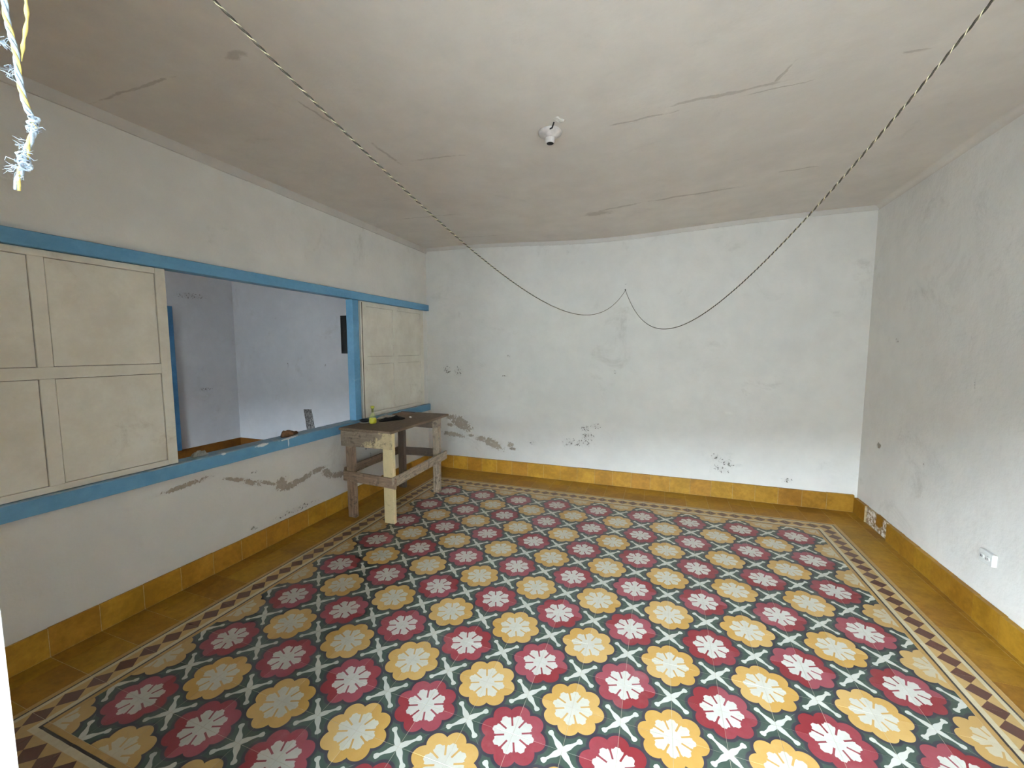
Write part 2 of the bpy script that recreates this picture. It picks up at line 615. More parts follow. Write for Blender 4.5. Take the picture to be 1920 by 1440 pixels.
# roofed gallery in front of the doorways, then an open court closed by a wall; unseen side walls added to shape the light
EAVE_Y, EAVE_Z = -7.6, 2.50
bm = bmesh.new()
box(bm, -8, 10, EAVE_Y, YF - 0.30, 2.78, 2.95)
box(bm, -8, 10, EAVE_Y - 0.04, EAVE_Y, EAVE_Z, 2.95)
struct(link('ceiling_gallery', bm, M['facade']))
for nm_, xa_, xb_, mk_ in (('wall_court_left', -8, 2.0, 'facade'), ('wall_court_bounce', 2.0, 10, 'bounce_white')):  # right part made white to bounce light onto the room's left wall
    za_, zb_ = [3.22 + 0.40 * (x_ + 8) / 18 for x_ in (xa_, xb_)]
    bm = bmesh.new()
    vs = []
    for y in (-12.3, -12.0):
        for x, z in ((xa_, -0.14), (xb_, -0.14), (xb_, zb_), (xa_, za_)):
            vs.append(bm.verts.new((x, y, z)))
    for f in ((0, 1, 2, 3), (7, 6, 5, 4), (0, 4, 5, 1), (1, 5, 6, 2), (2, 6, 7, 3), (3, 7, 4, 0)):
        bm.faces.new([vs[i] for i in f])
    bmesh.ops.recalc_face_normals(bm, faces=bm.faces)
    struct(link(nm_, bm, M[mk_]))
struct(link('wall_sky_block_left', bx(-8.3, -8, -12.3, YF - 0.3, -0.14, 3.6), M['sky_block']))  # unseen dark wall added to block side sky and dim this side
struct(link('wall_bounce_right', bx(5.4, 5.7, -12.3, YF - 0.3, -0.14, 3.6), M['bounce_white']))  # unseen white wall added to throw light onto the room's left wall

# ------------------------------------------------------------------ the room
# ceiling slab with a slight sag
def ceil_z(x, y):
    return ZC + 0.012 - 0.075 * math.exp(-((x - 1.5) / 1.15) ** 2) * (0.75 + 0.25 * math.cos(y * 0.7))


bm = bmesh.new()
nx, ny = 40, 36
grid = [[bm.verts.new((XL - WT + (4.1 - XL + WT) * i / nx, YF - 0.3 + (YB + 0.15 - YF + 0.3) * j / ny, 0)) for j in range(ny + 1)] for i in range(nx + 1)]
for row in grid:
    for v in row:
        v.co.z = ceil_z(v.co.x, v.co.y)
for i in range(nx):
    for j in range(ny):
        bm.faces.new((grid[i][j], grid[i][j + 1], grid[i + 1][j + 1], grid[i + 1][j]))
res = bmesh.ops.extrude_face_region(bm, geom=bm.faces[:])
for v in [g for g in res['geom'] if isinstance(g, bmesh.types.BMVert)]:
    v.co.z = 3.05
bmesh.ops.recalc_face_normals(bm, faces=bm.faces)
struct(link('ceiling', bm, M['ceiling'], smooth=False))

# left wall with the long serving opening
OY0, OY1, OZ0, OZ1 = -3.20, 0.74, 0.79, 2.03
bm = bmesh.new()
x0, x1 = XL - WT, XL
box(bm, x0, x1, YF - 0.3, YB + WT, -0.15, OZ0)
box(bm, x0, x1, YF - 0.3, YB + WT, OZ1, 2.9)
box(bm, x0, x1, YF - 0.3, OY0, OZ0, OZ1)
box(bm, x0, x1, OY1, YB + WT, OZ0, OZ1)
struct(link('wall_left', bm, M['left']))
struct(link('wall_back', bx(XL, 4.1, YB, YB + WT, -0.15, 2.9), M['back']))
bm = bmesh.new()
vs = []
for y in (YF - 0.3, YB + WT):
    for x in (xr(y), xr(y) + WT):
        for z in (-0.15, 2.9):
            vs.append(bm.verts.new((x, y, z)))
for f in ((0, 1, 3, 2), (4, 6, 7, 5), (0, 4, 5, 1), (2, 3, 7, 6), (0, 2, 6, 4), (1, 5, 7, 3)):
    bm.faces.new([vs[i] for i in f])
bmesh.ops.recalc_face_normals(bm, faces=bm.faces)
struct(link('wall_right', bm, M['right']))
bm = bmesh.new()
box(bm, XL - WT, DOOR[0], YF - 0.3, YF, -0.15, 2.9)
box(bm, DOOR[1], 4.1, YF - 0.3, YF, -0.15, 2.9)
box(bm, DOOR[0], DOOR[1], YF - 0.3, YF, DOOR[2], 2.9)
struct(link('wall_front', bm, M['plain']))

# cornice strips: under the ceiling on the left and back, soft cove on the right
bm = bmesh.new()
N = 40
for i in range(N):
    ya, yb = YF + (YB - YF) * i / N, YF + (YB - YF) * (i + 1) / N
    box(bm, XL, XL + 0.012, ya, yb, ceil_z(XL, (ya + yb) / 2) - 0.062 + 0.003 * mnoise.noise(Vector((0, ya * 3, 0))), ceil_z(XL, ya) + 0.004)
bmesh.ops.remove_doubles(bm, verts=bm.verts, dist=0.0005)
struct(link('trim_1', bm, M['cornice']))
bm = bmesh.new()
for i in range(N):
    xa, xb = XL + (xr(YB) - XL) * i / N, XL + (xr(YB) - XL) * (i + 1) / N
    xm = (xa + xb) / 2
    box(bm, xa, xb, YB - 0.010, YB, ceil_z(xm, YB) - 0.042 + 0.003 * mnoise.noise(Vector((xa * 3, 0, 5))), ceil_z(xm, YB) + 0.006)
struct(link('trim_2', bm, M['cornice']))
bm = bmesh.new()
prof = []
K = 10
for j in range(2):
    y = (YF, YB)[j]
    ring = []
    for i in range(K + 1):
        a = PI / 2 * i / K
        R = 0.045
        ring.append(bm.verts.new((xr(y) - R + R * math.sin(a), y, ceil_z(3.8, y) + 0.001 - R + R * math.cos(a))))
    ring.append(bm.verts.new((xr(y) + 0.02, y, ceil_z(3.8, y) + 0.02)))
    prof.append(ring)
for i in range(len(prof[0])):
    k = (i + 1) % len(prof[0])
    bm.faces.new((prof[0][i], prof[1][i], prof[1][k], prof[0][k]))
bm.faces.new(prof[0][::-1])
bm.faces.new(prof[1])
bmesh.ops.recalc_face_normals(bm, faces=bm.faces)
struct(link('trim_3', bm, M['ceiling'], smooth=False))

# ------------------------------------------------------------------ floor: mortar bed and tiles laid one by one
bm = bmesh.new()
box(bm, XL - WT, 4.1, YF - 0.3, YB + WT, -0.15, -0.0009)
floor = struct(link('floor', bm, M['grout']))


def tile_mesh(name, sx, sy, mat, gap=0.0012):
    bm = bx(-sx / 2 + gap / 2, sx / 2 - gap / 2, -sy / 2 + gap / 2, sy / 2 - gap / 2, -0.016, 0.0)
    top = [e for e in bm.edges if all(v.co.z > -0.001 for v in e.verts)]
    bmesh.ops.bevel(bm, geom=top, offset=0.0006, segments=1, affect='EDGES')
    me = bpy.data.meshes.new(name)
    bm.to_mesh(me)
    bm.free()
    me.materials.append(mat)
    return me


def lay(name, me, x, y, rz):
    inst(name, me, floor, (x, y, random.uniform(-0.0003, 0.0002)), (random.uniform(-.0016, .0016), random.uniform(-.0016, .0016), rz))


m_flor = tile_mesh('patterned_tile', 0.2, 0.2, M['floral'])
m_edge = tile_mesh('patterned_tile', 0.2, 0.2, M['floral_edge'])
I0, I1, J0, J1 = -1, 17, -15, 1           # tile lattice of the flowered field
ROT = {(0, 0): 0, (1, 0): PI / 2, (1, 1): PI, (0, 1): -PI / 2}
for i in range(I0, I1):
    for j in range(J0, J1):
        edge = i in (I0, I1 - 1) or j in (J0, J1 - 1)
        lay('patterned_tile', m_edge if edge else m_flor, (i + .5) * .2, (j + .5) * .2, ROT[(i % 2, j % 2)])
m_bord = tile_mesh('border_tile', 0.2, 0.2, M['border'])
m_corn = tile_mesh('border_tile', 0.2, 0.2, M['border_corner'])
for i in range(I0, I1):
    lay('border_tile', m_bord, (i + .5) * .2, (J1 + .5) * .2, 0)
    lay('border_tile', m_bord, (i + .5) * .2, (J0 - .5) * .2, PI)
for j in range(J0, J1):
    lay('border_tile', m_bord, (I1 + .5) * .2, (j + .5) * .2, -PI / 2)
    lay('border_tile', m_bord, (I0 - .5) * .2, (j + .5) * .2, PI / 2)
lay('border_tile', m_corn, (I1 + .5) * .2, (J1 + .5) * .2, 0)
lay('border_tile', m_corn, (I0 - .5) * .2, (J1 + .5) * .2, PI / 2)
lay('border_tile', m_corn, (I0 - .5) * .2, (J0 - .5) * .2, PI)
lay('border_tile', m_corn, (I1 + .5) * .2, (J0 - .5) * .2, -PI / 2)
# plain ochre margin
cache = {}


def plain(x0, x1, y0, y1):
    k = (round(x1 - x0, 4), round(y1 - y0, 4))
    if k not in cache:
        cache[k] = tile_mesh('ochre_tile', k[0], k[1], M['ochre'])
    lay('ochre_tile', cache[k], (x0 + x1) / 2, (y0 + y1) / 2, 0)


xs_all = [XL] + [-0.6 + .2 * k for k in range(23)] + [3.868]
ys_all = [YF - 0.27, YF + 0.0] + [-3.4 + .2 * k for k in range(21)] + [YB]
for a, b in zip(xs_all, xs_all[1:]):
    for c, d in zip(ys_all, ys_all[1:]):
        mx, my = (a + b) / 2, (c + d) / 2
        if -0.4 < mx < 3.6 and -3.2 < my < 0.4:
            continue
        if my < YF and not (DOOR[0] <= a and b <= DOOR[1]):
            continue
        plain(a, b, c, d)

# ------------------------------------------------------------------ skirting tiles
def skirting(name, along, fixed, thick, height, a0, a1, start, skip=(), sgn=1):
    """along 'x' or 'y'; fixed = wall face; tiles 0.2 long set in a thin mortar strip"""
    bm = bmesh.new()
    if along == 'y':
        lo, hi = sorted((fixed(0) if callable(fixed) else fixed, 0)) if False else (0, 0)
    base = None
    t0 = a0
    cells = []
    k = math.ceil((a0 - start) / 0.2 - 1e-6)
    cuts = [a0] + [start + 0.2 * q for q in range(k, 200) if a0 + 0.02 < start + 0.2 * q < a1 - 0.02] + [a1]
    for p, q in zip(cuts, cuts[1:]):
        cells.append((p, q))
    # backing strip
    for p, q in cells:
        f = fixed((p + q) / 2)
        dip = 0.012 if any(s0 - 0.01 < (p + q) / 2 < s1 + 0.01 for s0, s1 in skip) else 0.0
        hh = height - 0.003
        A, B = (f, f + sgn * (thick - 0.0012) * (0.35 if dip else 1.0))
        A, B = min(A, B), max(A, B)
        if along == 'y':
            box(bm, A, B, p, q, 0.0, hh)
        else:
            box(bm, p, q, A, B, 0.0, hh)
    base = struct(link(name, bm, M['mortar']))
    for p, q in cells:
        if any(s0 - 0.01 < (p + q) / 2 < s1 + 0.01 for s0, s1 in skip):
            continue
        f = fixed((p + q) / 2)
        g = 0.0009
        A, B = f + sgn * 0.002, f + sgn * thick
        A, B = min(A, B), max(A, B)
        hh = height + random.uniform(-0.0015, 0.0015)
        if along == 'y':
            t = bx(A, B, p + g, q - g, 0.0008, hh, bev=0.0015)
        else:
            t = bx(p + g, q - g, A, B, 0.0008, hh, bev=0.0015)
        link('skirting_tile', t, M['skirting'], base)
    return base


skirting('baseboard_left', 'y', lambda y: XL, 0.013, 0.152, YF, YB - 0.03, 0.0)
skirting('baseboard_back', 'x', lambda x: YB, 0.030, 0.163, XL + 0.013, xr(YB) - 0.03, 0.05, sgn=-1)
right_base = skirting('baseboard_right', 'y', lambda y: xr(y), 0.032, 0.145, YF, YB - 0.03, 0.15, skip=((0.15, 0.35), (0.35, 0.55)), sgn=-1)
# broken stump of a tile and rough bedding in the gap
bm = bmesh.new()
pts = [(0.24, 0.145), (0.345, 0.150), (0.352, 0.06), (0.30, 0.05), (0.262, 0.08)]
fx = xr(0.3)
A = [bm.verts.new((fx - 0.022, y, z)) for y, z in pts]
B = [bm.verts.new((fx - 0.002, y, z)) for y, z in pts]
bm.faces.new(A[::-1])
bm.faces.new(B)
for i in range(len(pts)):
    bm.faces.new((A[i], A[(i + 1) % 5], B[(i + 1) % 5], B[i]))
bmesh.ops.recalc_face_normals(bm, faces=bm.faces)
o = link('broken_tile', bm, M['skirting'], right_base)
o['label'] = 'broken stump of an ochre tile'
bm = bmesh.new()
nyy, nzz = 26, 12
g = [[None] * (nzz + 1) for _ in range(nyy + 1)]
for i in range(nyy + 1):
    for j in range(nzz + 1):
        y, z = 0.152 + 0.396 * i / nyy, 0.001 + 0.143 * j / nzz
        d = 0.013 + 0.012 * mnoise.noise(Vector((y * 22, z * 22, 3))) + 0.006 * mnoise.noise(Vector((y * 60, z * 60, 9)))
        g[i][j] = bm.verts.new((xr(y) - max(0.003, d), y, z))
for i in range(nyy):
    for j in range(nzz):
        bm.faces.new((g[i][j], g[i][j + 1], g[i + 1][j + 1], g[i + 1][j]))
bmesh.ops.recalc_face_normals(bm, faces=bm.faces)
t = T('crumbled_bedding', 0.6, 0.5)
n1 = t.noise(30.0, 5, 0.7)
c = t.mix(t.ramp(n1, 0.42, 0.58), lin((122, 96, 58)), lin((214, 206, 194)))
c = t.mix(t.ramp(t.noise(18.0, 4, 0.7), 0.6, 0.7), c, lin((110, 106, 98)))
t.base(c)
t.bump(n1, 0.6, 0.004)
link('rough_mortar', bm, t.m, right_base)

# ------------------------------------------------------------------ serving opening: blue rails, sill and post
win = struct(link('window_1', bx(XL - WT - 0.004, XL - 0.004, OY1 - 0.03, OY1, OZ0, OZ1), M['plain']))
FX = -0.690
bm = bx(XL - 0.05, FX, YF, YB - 0.004, 2.016, 2.090, bev=0.003)
link('header_rail', bm, M['blue'], win)
bm = bmesh.new()
ycuts = [YF + (YB - 0.004 - YF) * i / 30 for i in range(31)]
rows = []
for y in ycuts:
    zz = 0.822 + 0.002 * mnoise.noise(Vector((0, y * 4, 1)))
    zl = 0.738 + 0.002 * mnoise.noise(Vector((0, y * 3, 7)))
    rows.append([bm.verts.new(c) for c in ((XL - 0.085, y, zl), (FX, y, zl), (FX, y, zz - 0.006), (FX - 0.006, y, zz), (XL - 0.085, y, zz))])
for A, B in zip(rows, rows[1:]):
    for i in range(5):
        bm.faces.new((A[i], B[i], B[(i + 1) % 5], A[(i + 1) % 5]))
bm.faces.new(rows[0][::-1])
bm.faces.new(rows[-1])
bmesh.ops.recalc_face_normals(bm, faces=bm.faces)
t = T('pale_topped_sill_paint', 0.5, 0.35)
x, y, z = t.xyz()
n1 = t.noise(5.0, 5, 0.7)
top = t.math('GREATER_THAN', t.xyz(t.n('ShaderNodeNewGeometry').outputs['Normal'])[2], 0.5)
c = t.mix(t.ramp(n1, 0.3, 0.7), lin((76, 122, 150)), lin((94, 140, 168)))
top_mottle = t.ramp(t.noise(12.0, 6, 0.75, dist=0.6), 0.40, 0.62)
c = t.mix(top * (top_mottle * 0.6 + 0.25), c, lin((142, 152, 154)))  # upward faces mixed unevenly towards pale grey
drip = t.blobs(t.coord(), [((FX, -1.375, 0.815), (0.1, 0.10, 0.007), (0.05, 0, 0)), ((FX, -1.382, 0.785), (0.1, 0.007, 0.042), (0, 0, 0)), ((FX, -1.61, 0.812), (0.1, 0.06, 0.012), (0, 0, 0)), ((FX, -1.90, 0.815), (0.1, 0.02, 0.008), (0, 0, 0))])
c = t.mix(t.ramp(drip + (t.noise(60.0, 3, 0.6) - 0.5) * 1.2, 0.05, 0.25), c, lin((214, 216, 214)))
t.base(c)
t.bump(n1, 0.2, 0.003)
link('sill_rail', bm, t.m, win)
link('post', bx(XL - 0.075, XL + 0.006, -0.562, -0.478, 0.8215, 2.017, bev=0.003), M['blue'], win)


# ------------------------------------------------------------------ sliding shutters
def shutter(label, ys, zs, xf, stile=0.05, thick=0.03):
    """ys = [outer0, panel0a, panel0b, panel1a, panel1b, ..., outer1]; zs likewise"""
    r = thing('sliding_shutter', label, 'shutter', (xf - thick, (ys[0] + ys[-1]) / 2, zs[0]), 'sliding shutters of the serving opening')
    ox, oy, oz = r.location
    np_ = (len(ys) - 2) // 2

    def piece(nm, y0, y1, z0, z1, d0=0.0, d1=None, m='shutter', bev=0.0022):
        d1 = thick if d1 is None else d1
        b = bx(xf - d1 - ox, xf - d0 - ox, y0 - oy, y1 - oy, z0 - oz, z1 - oz, bev=bev)
        return link(nm, b, M[m], r)
    # stiles
    edges = [(ys[0], ys[1])] + [(ys[2 + 2 * k], ys[3 + 2 * k]) for k in range(np_ - 1)] + [(ys[-2], ys[-1])]
    for k, (a, b) in enumerate(edges):
        if 0 < k < len(edges) - 1:
            for q in range((len(zs) - 2) // 2):
                piece('stile', a, b, zs[1 + 2 * q] - 0.001, zs[2 + 2 * q] + 0.001, 0.0012)
        else:
            piece('stile', a, b, zs[0], zs[-1])
    rails = [(zs[0], zs[1])] + [(zs[2 + 2 * k], zs[3 + 2 * k]) for k in range((len(zs) - 2) // 2 - 1)] + [(zs[-2], zs[-1])]
    for a, b in rails:
        piece('rail', ys[1] - 0.001, ys[-2] + 0.001, a, b, 0.0006)
    for k in range(np_):
        for q in range((len(zs) - 2) // 2):
            g = 0.0028
            piece('panel', ys[1 + 2 * k] + g, ys[2 + 2 * k] - g, zs[1 + 2 * q] + g * 0.8, zs[2 + 2 * q] - g * 0.8, 0.0055, 0.016, bev=0.0015)
    piece('back_board', ys[0] + 0.01, ys[-1] - 0.01, zs[0] + 0.01, zs[-1] - 0.01, 0.022, 0.027, 'gap', 0.0)
    return r


shutter('cream panelled shutter with mould stains, left of the opening, running out of frame', [-3.245, -3.195, -2.742, -2.686, -2.222, -2.168],
        [0.824, 0.857, 1.388, 1.447, 1.980, 2.014], XL + 0.012)
sh = shutter('cream four-panelled shutter right of the blue post, behind the wooden bench', [-0.452, -0.360, 0.080, 0.162, 0.634, 0.706],
             [0.824, 0.867, 1.376, 1.453, 1.966, 2.014], XL + 0.004)
link('edge_strip', bx(0.030, 0.0325, -0.579 + 0.018, -0.579 + 0.026, 0.003, 1.18), M['gap'], sh)
# small mark on the left shutter's upper panel comes with its paint

# ------------------------------------------------------------------ the room beyond the opening
NX0, NX1, NYB = -4.06, XL - WT, 0.68
struct(link('wall_next_back', bx(NX0 - 0.2, NX1, NYB, NYB + 0.2, -0.15, 2.9), M['far']))
struct(link('wall_next_left', bx(NX0 - 0.2, NX0, YF - 0.3, NYB, -0.15, 2.9), M['far']))
bm = bmesh.new()
box(bm, NX0 - 0.2, DOOR2[0], YF - 0.3, YF, -0.15, 2.9)
box(bm, DOOR2[1], NX1, YF - 0.3, YF, -0.15, 2.9)
box(bm, DOOR2[0], DOOR2[1], YF - 0.3, YF, DOOR2[2], 2.9)
struct(link('wall_next_front', bm, M['plain']))
struct(link('ceiling_next', bx(NX0 - 0.2, NX1, YF - 0.3, NYB + 0.2, 2.79, 3.05), M['ceiling']))
M['floor2'] = ochre('brown_floor_paint', (92, 58, 20), (124, 82, 30), 0.5)
struct(link('floor_next', bx(NX0 - 0.2, NX1, YF - 0.3, NYB + 0.2, -0.15, 0.0), M['floor2']))
struct(link('baseboard_next_left', bx(NX0, NX0 + 0.015, YF, NYB, 0, 0.148, bev=0.002), M['floor2']))
struct(link('baseboard_next_back', bx(NX0 + 0.015, NX1, NYB - 0.015, NYB, 0, 0.148, bev=0.002), M['floor2']))
# blue door casing on its far wall
door = struct(link('door_1', bx(NX0 + 0.001, NX0 + 0.05, -0.285, -0.185, 0.15, 2.10, bev=0.003), M['blue_dark']))
link('casing', bx(NX0 + 0.001, NX0 + 0.05, -1.25, -1.15, 0.15, 2.10, bev=0.003), M['blue_dark'], door)
link('head_casing', bx(NX0 + 0.001, NX0 + 0.05, -1.149, -0.286, 2.0, 2.10, bev=0.003), M['blue_dark'], door)
link('door_leaf', bx(NX0 + 0.001, NX0 + 0.03, -1.149, -0.286, 0.15, 1.999, bev=0.003), M['blue_dark'], door)
# patch of bare cement low on the back wall
t = T('speckled_cement', 0.9, 0.1)
c = t.mix(t.ramp(t.noise(45.0, 5, 0.75), 0.42, 0.60), lin((70, 68, 68)), lin((150, 148, 146)))
t.base(c)
bm = bmesh.new()
q = [(-2.735, 0.66), (-2.590, 0.668), (-2.535, 0.36), (-2.690, 0.36)]
A = [bm.verts.new((x, NYB - 0.003, z)) for x, z in q]
B = [bm.verts.new((x, NYB + 0.01, z)) for x, z in q]
bm.faces.new(A)
bm.faces.new(B[::-1])
for i in range(4):
    bm.faces.new((A[i], A[(i + 1) % 4], B[(i + 1) % 4], B[i]))
bmesh.ops.recalc_face_normals(bm, faces=bm.faces)
tag(link('cement_strip', bm, t.m), 'speckled grey cement strip low on the wall of the next room', 'cement strip')

# dark framed picture hanging in the next room
pic = thing('framed_picture', 'small dark framed picture hanging by a wire in the next room', 'picture', (-1.83, NYB - 0.02, 1.47))
M['black'] = simple('black_frame', (16, 15, 14), 0.5, 0.3)
W2, H2 = 0.165, 0.512
bm = bmesh.new()
box(bm, -W2, W2, 0, 0.02, 0, 0.022, bev=0.002)
box(bm, -W2, W2, 0, 0.02, H2 - 0.022, H2, bev=0.002)
box(bm, -W2, -W2 + 0.022, 0, 0.02, 0.022, H2 - 0.022, bev=0.002)
box(bm, W2 - 0.022, W2, 0, 0.02, 0.022, H2 - 0.022, bev=0.002)
link('frame', bm, M['black'], pic)
t = T('dark_picture', 0.35, 0.4)
c = t.mix(t.ramp(t.noise(14.0, 3, 0.6), 0.60, 0.74), lin((12, 11, 10)), lin((62, 56, 46)))
t.base(c)
link('canvas', bx(-W2 + 0.022, W2 - 0.022, 0.008, 0.014, 0.022, H2 - 0.022), t.m, pic)
bm = bmesh.new()
tube(bm, [Vector((-0.01, 0.012, H2 - 0.004)), Vector((-0.004, 0.016, 0.62)), Vector((0.0, 0.018, 0.75))], 0.0015, 5)
link('hanging_wire', bm, M['black'], pic)

# ------------------------------------------------------------------ wooden work bench
BX, BY = -0.30, -0.42
bench = thing('work_bench', 'rough old wooden work bench with one cream leg, in the left corner', 'bench', (BX, BY, 0))


def board(name, c0, size, axis, mat, parent, tilt=(0, 0, 0), bev=0.003, jit=0.0022, seed=0):
    """size = (length, width, thickness) with length along axis x, y or z; c0 = world centre"""
    L, Wd, Th = size
    bm = bmesh.new()
    nL = max(4, int(L / 0.06))
    # rings along local x
    rings = []
    for i in range(nL + 1):
        x = -L / 2 + L * i / nL
        ring = []
        b = bev
        for (y, z) in ((-Wd / 2 + b, -Th / 2), (Wd / 2 - b, -Th / 2), (Wd / 2, -Th / 2 + b), (Wd / 2, Th / 2 - b), (Wd / 2 - b, Th / 2), (-Wd / 2 + b, Th / 2), (-Wd / 2, Th / 2 - b), (-Wd / 2, -Th / 2 + b)):
            n = mnoise.noise_vector(Vector((x * 7 + seed * 3.1, y * 15 + seed, z * 15 - seed)))
            ring.append(bm.verts.new((x + n.x * jit * (1 if i in (0, nL) else 0.2), y + n.y * jit, z + n.z * jit * 0.6)))
        rings.append(ring)
    for A, B in zip(rings, rings[1:]):
        for k in range(8):
            bm.faces.new((A[k], B[k], B[(k + 1) % 8], A[(k + 1) % 8]))
    bm.faces.new(rings[0])
    bm.faces.new(rings[-1][::-1])
    bmesh.ops.recalc_face_normals(bm, faces=bm.faces)
    # local axes: x = along, then y = width direction, z = thickness direction
    R = {'x_w_z': Matrix(((1, 0, 0), (0, 0, -1), (0, 1, 0))), 'x_w_y': Matrix(((1, 0, 0), (0, 1, 0), (0, 0, 1))),
         'y_w_z': Matrix(((0, 0, 1), (1, 0, 0), (0, 1, 0))), 'y_w_x': Matrix(((0, 1, 0), (1, 0, 0), (0, 0, -1))),
         'z_w_x': Matrix(((0, 1, 0), (0, 0, 1), (1, 0, 0))), 'z_w_y': Matrix(((0, 0, 1), (0, 1, 0), (-1, 0, 0)))}[axis]
    o = link(name, bm, M[mat], parent)
    from mathutils import Euler
    o.matrix_local = Matrix.Translation(Vector(c0) - Vector((BX, BY, 0))) @ (Euler(tilt).to_matrix() @ R).to_4x4()
    return o


TZ = 0.826
board('table_top', (-0.318, -0.42, TZ - 0.011), (1.02, 0.56, 0.022), 'y_w_x', 'wood_top', bench, seed=1, jit=0.004)
# legs
o = board('leg', (-0.090, -0.894, (TZ - 0.022) / 2), (TZ - 0.023, 0.105, 0.036), 'z_w_x', 'wood_cream', bench, seed=2, jit=0.0015)
o['label'] = 'cream painted leg'
board('leg', (-0.498, -0.896, (TZ - 0.022) / 2), (TZ - 0.023, 0.085, 0.04), 'z_w_x', 'wood_brown', bench, tilt=(0, -0.012, 0), seed=3)
board('leg', (-0.098, -0.070, (TZ - 0.022) / 2), (TZ - 0.023, 0.075, 0.045), 'z_w_x', 'wood_grey', bench, seed=4)
board('leg', (-0.540, -0.060, (TZ - 0.022) / 2), (TZ - 0.023, 0.080, 0.04), 'z_w_x', 'wood_dark', bench, seed=5)
# aprons
o = board('apron', (-0.308, -0.924, 0.736), (0.535, 0.140, 0.020), 'x_w_z', 'wood_worn', bench, tilt=(0, -0.012, 0), seed=6, jit=0.004)
board('apron', (-0.318, -0.040, 0.745), (0.50, 0.115, 0.02), 'x_w_z', 'wood_dark', bench, seed=7)
# stretchers
board('stretcher', (-0.282, -0.924, 0.379), (0.560, 0.092, 0.020), 'x_w_z', 'wood_brown', bench, tilt=(0, 0.036, 0), seed=8)
board('stretcher', (-0.024, -0.470, 0.392), (0.93, 0.088, 0.022), 'y_w_z', 'wood_grey', bench, tilt=(0.02, 0, 0), seed=9)
board('stretcher', (-0.318, -0.038, 0.415), (0.50, 0.088, 0.020), 'x_w_z', 'wood_dark', bench, tilt=(0, -0.03, 0), seed=10)
board('stretcher', (-0.590, -0.46, 0.410), (0.84, 0.082, 0.020), 'y_w_z', 'wood_brown', bench, tilt=(0.01, 0, 0), seed=11)

# ------------------------------------------------------------------ things on the bench
TT = TZ + 0.002
t = T('pale_green_plastic', 0.12, 0.5)
t.base(lin((196, 204, 96)))
t.b.inputs['Alpha'].default_value = 0.30
M['bottle'] = t.m
M['liquid'] = simple('yellow_liquid', (228, 220, 60), 0.3, 0.4, 0.05, bump=0)
M['cap'] = simple('yellow_green_cap', (176, 176, 60), 0.45, 0.4, 0.1)
M['neck'] = simple('olive_neck', (88, 92, 48), 0.4, 0.4, 0.1)
M['dark_plastic'] = simple('dark_plastic', (24, 22, 20), 0.45, 0.4, 0.2, 30.0)
M['cloth'] = simple('black_cloth', (22, 21, 20), 0.9, 0.1, 0.3, 60.0, 0.4)
M['white_bit'] = simple('white_plaster_bit', (220, 216, 206), 0.8, 0.2, 0.1, 60.0, 0.4)
M['scrap'] = simple('thin_clear_plastic', (190, 188, 180), 0.3, 0.5, 0.15, 30.0, 0.3)
M['scrap'].node_tree.nodes['Principled BSDF'].inputs['Alpha'].default_value = 0.55
M['clear_wrap'] = simple('grey_plastic_film', (158, 152, 140), 0.35, 0.5, 0.25, 30.0, 0.3)
M['card'] = simple('brown_card', (104, 82, 62), 0.8, 0.2, 0.2, 20.0)

bt = thing('plastic_bottle', 'small long-necked bottle of yellow liquid standing on the wooden bench', 'bottle', (-0.435, -0.665, TT))
link('body', lathe([(0.004, 0), (0.029, 0.0), (0.034, 0.006), (0.036, 0.024), (0.034, 0.048), (0.026, 0.072), (0.014, 0.092), (0.0095, 0.104), (0.009, 0.118)], 28), M['bottle'], bt, smooth=True)
link('liquid', lathe([(0.004, 0.003), (0.027, 0.003), (0.0315, 0.008), (0.0335, 0.024), (0.032, 0.046), (0.030, 0.053)], 28), M['liquid'], bt, smooth=True)
link('neck', lathe([(0.0105, 0.110), (0.0105, 0.138), (0.013, 0.140), (0.013, 0.146)], 20), M['neck'], bt, smooth=True)
link('cap', lathe([(0.012, 0.1462), (0.017, 0.148), (0.018, 0.164), (0.016, 0.168)], 20), M['cap'], bt, smooth=True)

dish = thing('small_dish', 'small black dish on a pale saucer beside the yellow bottle', 'dish', (-0.535, -0.655, TT))
link('saucer', lathe([(0.03, 0), (0.055, 0.004), (0.056, 0.006), (0.03, 0.004)], 24), M['clear_wrap'], dish, smooth=True)
link('bowl', lathe([(0.022, 0.0062), (0.032, 0.008), (0.050, 0.024), (0.0515, 0.030), (0.046, 0.030), (0.028, 0.014), (0.004, 0.012)], 24), M['dark_plastic'], dish, smooth=True)


